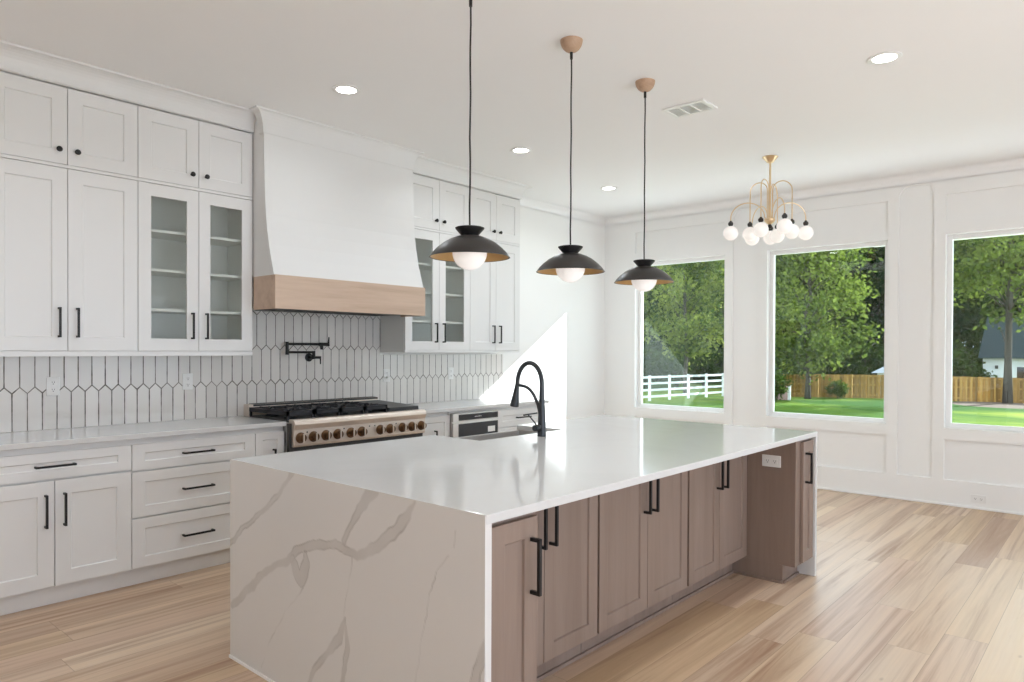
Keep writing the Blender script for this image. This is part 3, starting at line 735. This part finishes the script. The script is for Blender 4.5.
# ------------------------------------------------------------------ ceiling fixtures
for i, (x, y, pw, lb) in enumerate([(2.672, 3.80, 1.9, 'round white recessed ceiling light in front of the range hood'), (4.442, 3.84, 4.0, 'round white recessed ceiling light beyond the hood, before the far cabinets'),
                                (6.072, 4.05, 5.0, 'round white recessed ceiling light farthest away, near the back corner'), (4.394, 1.065, 5.5, 'round white recessed ceiling light over the open floor by the windows'),
                                (0.90, 3.25, 5.0, 'unseen recessed light added to fill the near end of the back counter'), (2.62, 1.065, 5.5, 'unseen recessed light added as fill over the seating side of the island')]):  # these last two unseen lights are added for fill
    o = thing('recessed_light', (x, y, CEIL), lb, 'ceiling light')
    MB().lathe([(.088, 0), (.090, -.004), (.084, -.008), (.064, -.006), (.062, 0)], (x, y, CEIL), (0, 0, 1), 36).build('trim_ring', 'plastic', o)
    MB().lathe([(0, -.001), (.063, -.001), (.062, -.004), (0, -.005)], (x, y, CEIL), (0, 0, 1), 36).build('lens', 'lamp', o)
    ld = bpy.data.lights.new('downlight', 'AREA'); ld.shape = 'DISK'; ld.size = .11; ld.energy = pw; ld.spread = math.radians(150); ld.color = (.885, .965, 1.03)
    lo = bpy.data.objects.new('downlight', ld); col.objects.link(lo); lo.parent = o; lo.location = (0, 0, -.007)
v = thing('ceiling_vent', (4.43, 2.296, CEIL), 'white rectangular ceiling vent with three grey louvred sections', 'vent')
x0, x1, y0, y1 = 4.322, 4.542, 2.140, 2.452; z0 = CEIL - .012; m = MB()
m.box(x0, x1, y0, y0 + .028, z0, CEIL).box(x0, x1, y1 - .028, y1, z0, CEIL).box(x0, x0 + .028, y0 + .028, y1 - .028, z0, CEIL).box(x1 - .028, x1, y0 + .028, y1 - .028, z0, CEIL)
for k in (1, 2): yy = y0 + .028 + (y1 - y0 - .056) * k / 3; m.box(x0 + .028, x1 - .028, yy - .007, yy + .007, z0, CEIL)
m.build('vent_frame', 'plastic', v, bevel=.002)
for k in range(3):
    a = y0 + .028 + (y1 - y0 - .056) * k / 3 + .007; b = y0 + .028 + (y1 - y0 - .056) * (k + 1) / 3 - .007; m = MB()
    if k == 0: a -= .007
    if k == 2: b += .007
    m.box(x0 + .028, x1 - .028, a, b, CEIL - .002, CEIL)
    for j in range(9):
        q = a + (b - a) * (j + .5) / 9; m.prism([(x0 + .028, q - .003, z0 + .003), (x0 + .028, q - .002, z0 + .003), (x0 + .028, q + .004, CEIL - .002), (x0 + .028, q + .003, CEIL - .002)], (x1 - x0 - .056, 0, 0))
    m.build('louvre', 'grille', v)

# ---- pendants
def pendant(x, y, label):
    o = thing('pendant_light', (x, y, CEIL), label, 'pendant light', )
    MB().lathe([(0, -.064), (.016, -.0625), (.031, -.056), (.044, -.045), (.054, -.030), (.0595, -.014), (.061, -.002), (.061, 0), (0, 0)], (x, y, CEIL), (0, 0, 1), 32).build('canopy', 'canopyw', o)
    zc = 1.868; pts = [(x, y, CEIL - .076)] + [(x + .0022 * math.sin(k * 1.9), y, CEIL - .076 - (CEIL - .076 - 1.975) * k / 10) for k in range(1, 10)] + [(x, y, 1.975)]
    MB().tube(pts, .0042, 8).build('cord', 'black', o)
    MB().lathe([(0, -.062), (.008, -.062), (.008, -.082), (.008, -.1), (.0, -.1)], (x, y, CEIL), (0, 0, 1), 12).build('cord_grip', 'black', o)
    MB().lathe([(0, 1.984), (.060, 1.984), (.0675, 1.981), (.066, 1.976), (.040, 1.947), (.042, 1.940), (0, 1.940)], (x, y, 0), (0, 0, 1), 36).build('shade_cup', 'black', o)
    R = [(.040, 1.944), (.060, 1.9405), (.090, 1.929), (.120, 1.912), (.150, 1.888), (.172, 1.865), (.184, 1.847)]
    MB().lathe(R + [(.186, 1.8465), (.1862, 1.8455), (.184, 1.8452), (.1815, 1.8465)] + [(r_ - .003, z_ - .0032) for r_, z_ in R[::-1][1:]] + [(.037, 1.9405)], (x, y, 0), (0, 0, 1), 56).build('shade', 'shade', o)
    R2 = [(r_ - .0042, z_ - .0046) for r_, z_ in R]; R2[-1] = (.1795, 1.8475)
    MB().lathe(R2 + [(r_ - .0006, z_ - .0008) for r_, z_ in R2[::-1]], (x, y, 0), (0, 0, 1), 56).build('shade_lining', 'gold', o)
    MB().lathe([(0, 1.937), (.03, 1.937), (.03, 1.93), (.02, 1.93), (0, 1.93)], (x, y, 0), (0, 0, 1), 20).build('socket', 'black', o)
    MB().sphere((x, y, zc - .001), .0795, 40).build('globe', 'opal', o)
pendant(2.280, 2.28, 'black dome pendant with white globe nearest the veined waterfall end of the island')
pendant(3.051, 2.28, 'black dome pendant with white globe, middle of the row over the island')
pendant(3.817, 2.28, 'black dome pendant with white globe nearest the windows')

# ---- chandelier
cx, cy = 6.003, 2.346
ch = thing('chandelier', (cx, cy, CEIL), 'brass chandelier with arched arms and white glass globes by the windows', 'chandelier')
MB().lathe([(0, -.052), (.02, -.052), (.030, -.044), (.050, -.020), (.066, -.004), (.066, 0), (0, 0)], (cx, cy, CEIL), (0, 0, 1), 32).build('canopy', 'brass', ch)
MB().tube([(cx, cy, CEIL - .05), (cx, cy, 2.555)], .0085, 12).build('stem', 'brass', ch)
MB().lathe([(0, 2.512), (.016, 2.515), (.034, 2.53), (.045, 2.545), (.045, 2.56), (.034, 2.566), (0, 2.57)], (cx, cy, 0), (0, 0, 1), 28).build('hub', 'brass', ch)
MB().lathe([(0, 2.475), (.012, 2.478), (.022, 2.495), (.012, 2.512), (0, 2.514)], (cx, cy, 0), (0, 0, 1), 20).build('hub_finial', 'shade', ch)
for a, d, tall in [(-0.158, 0.282, 0), (-0.01, 0.171, 1), (0.238, 0.255, 0), (-0.169, 0.01, 1), (0.3, 0.109, 0), (0.24, 0.026, 1), (-0.207, -0.204, 0), (0.09, -0.157, 1), (0.239, -0.222, 0)]:
    e = Vector((cx + a, cy + d, 0)); rv = (e - Vector((cx, cy, 0))); rad = rv.length; dr = rv.normalized()
    za = 2.885 if tall else 2.705; zg = 2.447
    r_in = .022
    st = Vector((cx, cy, 2.558)) + dr * r_in; mid = (rad + r_in) / 2 if tall else (rad + r_in + .02) / 2
    half = rad - mid; pts = [st, Vector((cx, cy, 2.60 if not tall else 2.70)) + dr * r_in]
    if tall: zsp = za - min(half * 1.0, .13); i0 = r_in
    else: zsp = 2.575; i0 = 2 * mid - rad
    hh = za - zsp
    if not tall: pts = [st]
    for k in range(17):
        t_ = PI - PI * k / 16; pts.append(Vector((cx, cy, 0)) + dr * (mid + half * math.cos(t_)) + Vector((0, 0, zsp + hh * math.sin(t_))))
    pts.append(Vector((cx, cy, 0)) + dr * rad + Vector((0, 0, zg + .062 + .03)))
    arm = MB().tube(pts, .0046, 8).build('arm', 'brass', ch)
    MB().lathe([(0, .108), (.008, .108), (.012, .1), (.021, .092), (.023, .078), (.015, .064), (.017, .058), (0, .056)], (e.x, e.y, zg), (0, 0, 1), 18).build('socket', 'shade', arm)
    MB().sphere((e.x, e.y, zg), .0635, 28).build('globe', 'opal', arm)

# ------------------------------------------------------------------ outside
G = -2.0
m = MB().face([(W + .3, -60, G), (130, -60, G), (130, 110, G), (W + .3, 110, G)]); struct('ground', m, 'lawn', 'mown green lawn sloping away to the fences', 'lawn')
struct('added_patio', MB().box(-12, W + 4, -16, YR - .152, -.14, -.01), 'concrete', 'unseen pale slab added to bounce daylight in through the open side', 'added_patio')  # unseen slab added to reflect daylight up to the ceiling
rnd = random.Random(7)
def polyline_fence(P, step):
    out = []
    for a, b in zip(P, P[1:]):
        a, b = Vector(a), Vector(b); L = (b - a).length; n = max(1, round(L / step))
        for k in range(n): out.append((a + (b - a) * (k / n), (b - a).normalized()))
    out.append((Vector(P[-1]), (Vector(P[-1]) - Vector(P[-2])).normalized())); return out
# timber fence
fl = [(52.2, 20.8, G), (52.6, 19.3, G), (55.8, 13.2, G), (56.3, 9.2, G), (56.4, -3.0, G)]
fe = thing('timber_fence', (55.8, 13.2, G), 'tan timber board fence across the end of the lawn', 'fence')
m = MB()
for k, (p_, d_) in enumerate(polyline_fence(fl, .145)[:-1]):
    w_ = .152; h_ = 1.70 + rnd.uniform(-.012, .012); nn = Vector((-d_.y, d_.x, 0)); nn = nn if nn.x < 0 else -nn
    o0 = nn * (.066 if k % 2 == 0 else -.014); o1 = o0 + nn * .014
    m.prism([p_ + o0, p_ + d_ * w_ + o0, p_ + d_ * w_ + o1, p_ + o1], (0, 0, h_))
m.build('fence_board', 'fencew', fe)
for zz in (.18, .92, 1.55):
    m = MB()
    for a, b in zip(fl, fl[1:]):
        a, b = Vector(a), Vector(b); d_ = (b - a).normalized(); nn = Vector((-d_.y, d_.x, 0)) * .06
        if nn.x > 0: nn = -nn
        m.prism([a, b, b + nn, a + nn], (0, 0, .09)); 
    bmesh.ops.translate(m.bm, verts=m.bm.verts, vec=(0, 0, zz)); m.build('fence_rail', 'fencew', fe)
for p_, d_ in polyline_fence(fl, 2.4):
    MB().box(p_.x - .16, p_.x - .06, p_.y - .05, p_.y + .05, G, G + 1.66).build('fence_post', 'fencew', fe)
# white rail fence
fl = [(34.0, 25.3, G), (41.4, 24.25, G), (50.0, 23.0, G), (52.1, 21.2, G)]
fe = thing('rail_fence', (45, 23.7, G), 'white four-rail paddock fence seen through the window nearest the back wall', 'fence')
for p_, d_ in polyline_fence(fl, 2.4): MB().box(p_.x - .07, p_.x + .07, p_.y - .07, p_.y + .07, G, G + 1.72).build('fence_post', 'vinyl', fe)
for zz in (.22, .66, 1.10, 1.52):
    m = MB()
    for a, b in zip(fl, fl[1:]):
        a, b = Vector(a), Vector(b); d_ = (b - a).normalized(); nn = Vector((-d_.y, d_.x, 0)) * .025
        m.prism([a - nn, b - nn, b + nn, a + nn], (0, 0, .15))
    bmesh.ops.translate(m.bm, verts=m.bm.verts, vec=(0, 0, zz)); m.build('fence_rail', 'vinyl', fe)

# trees: crowns of single leaves in clumps round a branching trunk
def tree_meshes(seed, H, R, zc0, leaves, size, clumps, trunk_r, lean=0.0):
    r = random.Random(seed); m = MB()
    pts = [Vector((lean * k * .3 + r.uniform(-.06, .06) * k, r.uniform(-.06, .06) * k, H * .92 * k / 8)) for k in range(9)]
    m.tube(pts, [trunk_r * (1.35 if k == 0 else 1 - .085 * k) for k in range(9)], 8)
    cs = []
    for _ in range(clumps):
        while True:
            v = Vector((r.uniform(-1, 1), r.uniform(-1, 1), r.uniform(-1, 1)))
            if .35 < v.length < 1: break
        zc = zc0 + (H - zc0) * (v.z * .5 + .5)
        k = 1 - .45 * abs(v.z) ** 2
        c = Vector((v.x * R * k, v.y * R * k, zc)); cs.append(c)
    for c in cs[::3]:
        zz = max(c.z - R * .5, H * .15); t_ = min(8, zz / (H * .92) * 8); b0 = pts[int(min(7, t_))]
        m.tube([Vector((b0.x, b0.y, zz)), (Vector((b0.x, b0.y, zz)) + c) / 2 + Vector((0, 0, .2)), c], [trunk_r * .22, trunk_r * .13, .025], 5)
    tm = m; lm = bmesh.new(); tones = []
    ct = [r.random() for _c in cs]  # random clump tones put sun-and-shade contrast into the leaf colour
    for _ in range(leaves):
        ci = r.randrange(len(cs)); c = cs[ci]; s = R * .135
        p_ = c + Vector((r.gauss(0, s), r.gauss(0, s), r.gauss(0, s * .75)))
        a = Vector((r.gauss(0, 1), r.gauss(0, 1), r.gauss(0, 1))).normalized(); b = a.orthogonal().normalized()
        q = a.cross(b); z_ = size * r.uniform(.6, 1.25)
        if r.random() < .5: b, q = q, b
        vv = [lm.verts.new(p_ + b * z_ * .5), lm.verts.new(p_ + q * z_ * .3), lm.verts.new(p_ - b * z_ * .5), lm.verts.new(p_ - q * z_ * .3)]
        lm.faces.new(vv); tones += [min(1, max(0, ct[ci] * .7 + r.random() * .5 - .1))] * 4
    return tm, lm, tones
def proto(name, args, leaf, bark='bark'):
    tm, lm, tones = tree_meshes(*args)
    bmesh.ops.recalc_face_normals(tm.bm, faces=tm.bm.faces)
    a = bpy.data.meshes.new(name + '_trunk'); [setattr(f_, 'smooth', True) for f_ in tm.bm.faces]; tm.bm.to_mesh(a); tm.bm.free(); a.materials.append(MT[bark])
    b = bpy.data.meshes.new(name + '_foliage'); lm.to_mesh(b); lm.free(); b.materials.append(MT[leaf])
    at_ = b.attributes.new('tone', 'FLOAT', 'POINT'); at_.data.foreach_set('value', tones)
    return a, b
PROT = {
    'wood': proto('wood', (11, 17, 4.6, .6, 12500, .50, 150, .24), 'leafd'),
    'wood2': proto('wood2', (12, 20, 4.8, .8, 12500, .52, 150, .26), 'leafd'),
    'mid': proto('mid', (13, 15, 4.2, .5, 12500, .44, 140, .22), 'leafm'),
    'maple': proto('maple', (14, 15, 4.4, 2.2, 10500, .36, 95, .16), 'leafy', 'bark'),
    'garden': proto('garden', (15, 12.5, 4.4, 1.7, 9500, .36, 100, .17), 'leafl'),
    'tall': proto('tall', (16, 21, 4.4, 4.4, 8000, .40, 105, .24, .02), 'leafl'),
    'bush': proto('bush', (17, 2.4, 1.3, .15, 2600, .20, 70, .05), 'leafm'),
}
def tree(kind, x, y, rz, s, label, group=None, name='tree', cat='tree'):
    o = bpy.data.objects.new(name, None); col.objects.link(o); o.location = (x, y, G); o.rotation_euler = (0, 0, rz); o.scale = (s, s, s)
    tag(o, label, cat, group)
    a, b = PROT[kind]
    for nm, me in (('trunk', a), ('foliage', b)):
        c = bpy.data.objects.new(nm, me); col.objects.link(c); c.parent = o
    return o
def polar(u, dist):                           # a spot outdoors: bearing as seen from the kitchen, distance in metres
    d = fw + rt * ((u - 512) / F_PX); d = Vector((d.x, d.y, 0)).normalized(); return d.x * dist, d.y * dist
tree('maple', *polar(686, 55), .3, 1.0, 'light green broadleaf tree behind the white rail fence', name='maple_tree')
tree('garden', *polar(808, 54.2), 1.1, 1.0, 'light green spreading tree standing just in front of the timber fence', name='garden_tree')
tree('tall', *polar(1008, 55.2), 2.0, 1.0, 'tall tree with a thick bare trunk rising from leaf litter by the timber fence', name='shade_tree')
GL = 'dense dark green tree in the woods beyond the fences'
k = 0
for dist, step, kinds in ((77, 33, ('wood', 'mid', 'wood')), (87, 34, ('wood', 'wood2')), (100, 36, ('wood2', 'wood2'))):
    u = 520 + dist % 7
    while u < 1075:
        if not (dist > 82 and 938 < u < (1030 if dist > 90 else 988)) and not (dist < 82 and 968 < u < 1050) and not (dist == 77 and 1050 <= u):
            x, y = polar(u + rnd.uniform(-6, 6), dist + rnd.uniform(-3, 3))
            tree(kinds[k % len(kinds)], x, y, rnd.uniform(0, 6), rnd.uniform(.76, .94) if dist < 80 else rnd.uniform(.9, 1.12), GL, 'woodland trees beyond the fences', name='woodland_tree')
        k += 1; u += step
for q in range(16):
    x, y = polar(620 + q * 27 + rnd.uniform(-5, 5), 67 + rnd.uniform(-2, 3))
    if not 990 < 620 + q * 27 < 1060: tree('bush', x, y, rnd.uniform(0, 6), rnd.uniform(1.3, 1.9), 'dark leafy undergrowth shrub below the woods beyond the fences', 'undergrowth shrubs beyond the fences', name='woodland_shrub', cat='shrub')
for u, d_, s_, lb in ((838, 55.6, .55, 'yellow green shrub at the foot of the timber fence'), (769, 50.0, 1.0, 'leafy shrub by the end of the white rail fence')):
    tree('bush', *polar(u, d_), .5, s_, lb, name='shrub', cat='shrub')
x, y = polar(1008, 55.0)
m = MB(); m.smooth = True
m.lathe([(0, .10), (1.2, .07), (2.6, .03), (3.6, -.02)], (x, y, G), (0, 0, 1), 40)
o = m.build('leaf_litter', 'mulch'); tag(o, 'brown leaf litter mounded round the thick bare trunk', 'leaf litter', kind='stuff')
# garage beyond the fence
gx, gy = polar(1010, 66)
gr = thing('garage', (gx, gy, G), 'white garage with a steep dark roof beyond the timber fence', 'building')
ctr = Vector((gx, gy, G)); d2 = Vector((gx, gy, 0)).normalized(); d1 = Vector((d2.y, -d2.x, 0)); d2 = (d2 + d1 * .12).normalized(); d1 = Vector((d2.y, -d2.x, 0))
def gp(a, b, z): return ctr + d1 * a + d2 * b + Vector((0, 0, z))
m = MB(); m.prism([gp(-1.75, 0, 0), gp(8, 0, 0), gp(8, 7, 0), gp(-1.75, 7, 0)], (0, 0, 3.0)); m.build('wall', 'siding', gr)
m = MB(); m.prism([gp(-2.0, -.5, 2.9), gp(-2.0, 7.5, 2.9), gp(-1.75, 5.2, 6.2), gp(-1.75, 1.8, 6.2)], tuple(d1 * 10.6)); m.build('roof', 'shingle', gr)
m = MB(); m.prism([gp(.45, -.04, .0), gp(5.2, -.04, .0), gp(5.2, -.04, 2.25), gp(.45, -.04, 2.25)], tuple(d2 * .05)); m.build('garage_door', 'bglass', gr)
m = MB(); m.prism([gp(-.95, -.08, 2.1), gp(-.75, -.08, 2.1), gp(-.75, -.08, 2.35), gp(-.95, -.08, 2.35)], tuple(d2 * .08)); m.build('wall_lamp', 'slot', gr)
# small grey roofed shed
sx, sy = polar(893, 62); ctr = Vector((sx, sy, G))
sh = thing('garden_shed', (sx, sy, G), 'small pale shed with a grey roof peeking over the timber fence', 'shed')
MB().prism([gp(-1.1, 0, 0), gp(2.6, 0, 0), gp(2.6, 3, 0), gp(-1.1, 3, 0)], (0, 0, 1.75)).build('wall', 'siding', sh)
MB().prism([gp(-1.5, -.3, 1.7), gp(3.0, -.3, 1.7), gp(2.3, 1.4, 2.65), gp(-.2, 1.4, 2.65)], tuple(d2 * 1.9)).build('roof', 'greyroof', sh)
# planter by the fence
x, y = polar(781, 52.5)
pl = thing('planter_box', (x, y, G), 'pinkish weathered planter box at the corner of the fences', 'planter')
MB().box(x - .35, x + .35, y - .45, y + .45, G, G + .85).box(x - .4, x + .4, y - .5, y + .5, G + .85, G + .95).build('box', 'pinkpot', pl, bevel=.02)
x, y = polar(789.5, 52.3)
o = MB().box(x - .09, x + .09, y - .09, y + .09, G, G + .95).box(x - .11, x + .11, y - .11, y + .11, G + .95, G + 1.0).build('garden_post', 'vinyl', bevel=.01); tag(o, 'short white post beside the pinkish planter box', 'post')

# unseen roof added outside to keep sun out of the two nearer windows
po = thing('added_porch', (W + 2, .5, G), 'unseen roof and floor added outside to control light at the windows', 'added_porch')
MB().box(W + .203, W + 3.6, -2.6, 2.8, 2.93, 3.1).build('roof', 'trimw', po)
MB().box(W + .203, W + 3.7, -4.0, 6.2, -.2, -.08).build('bounce_deck', 'concrete', po)  # added slab, keeps green lawn bounce off the ceiling
for yy in (-2.4, -.6): MB().box(W + 3.3, W + 3.5, yy - .1, yy + .1, -.08, 2.93).build('post', 'trimw', po)
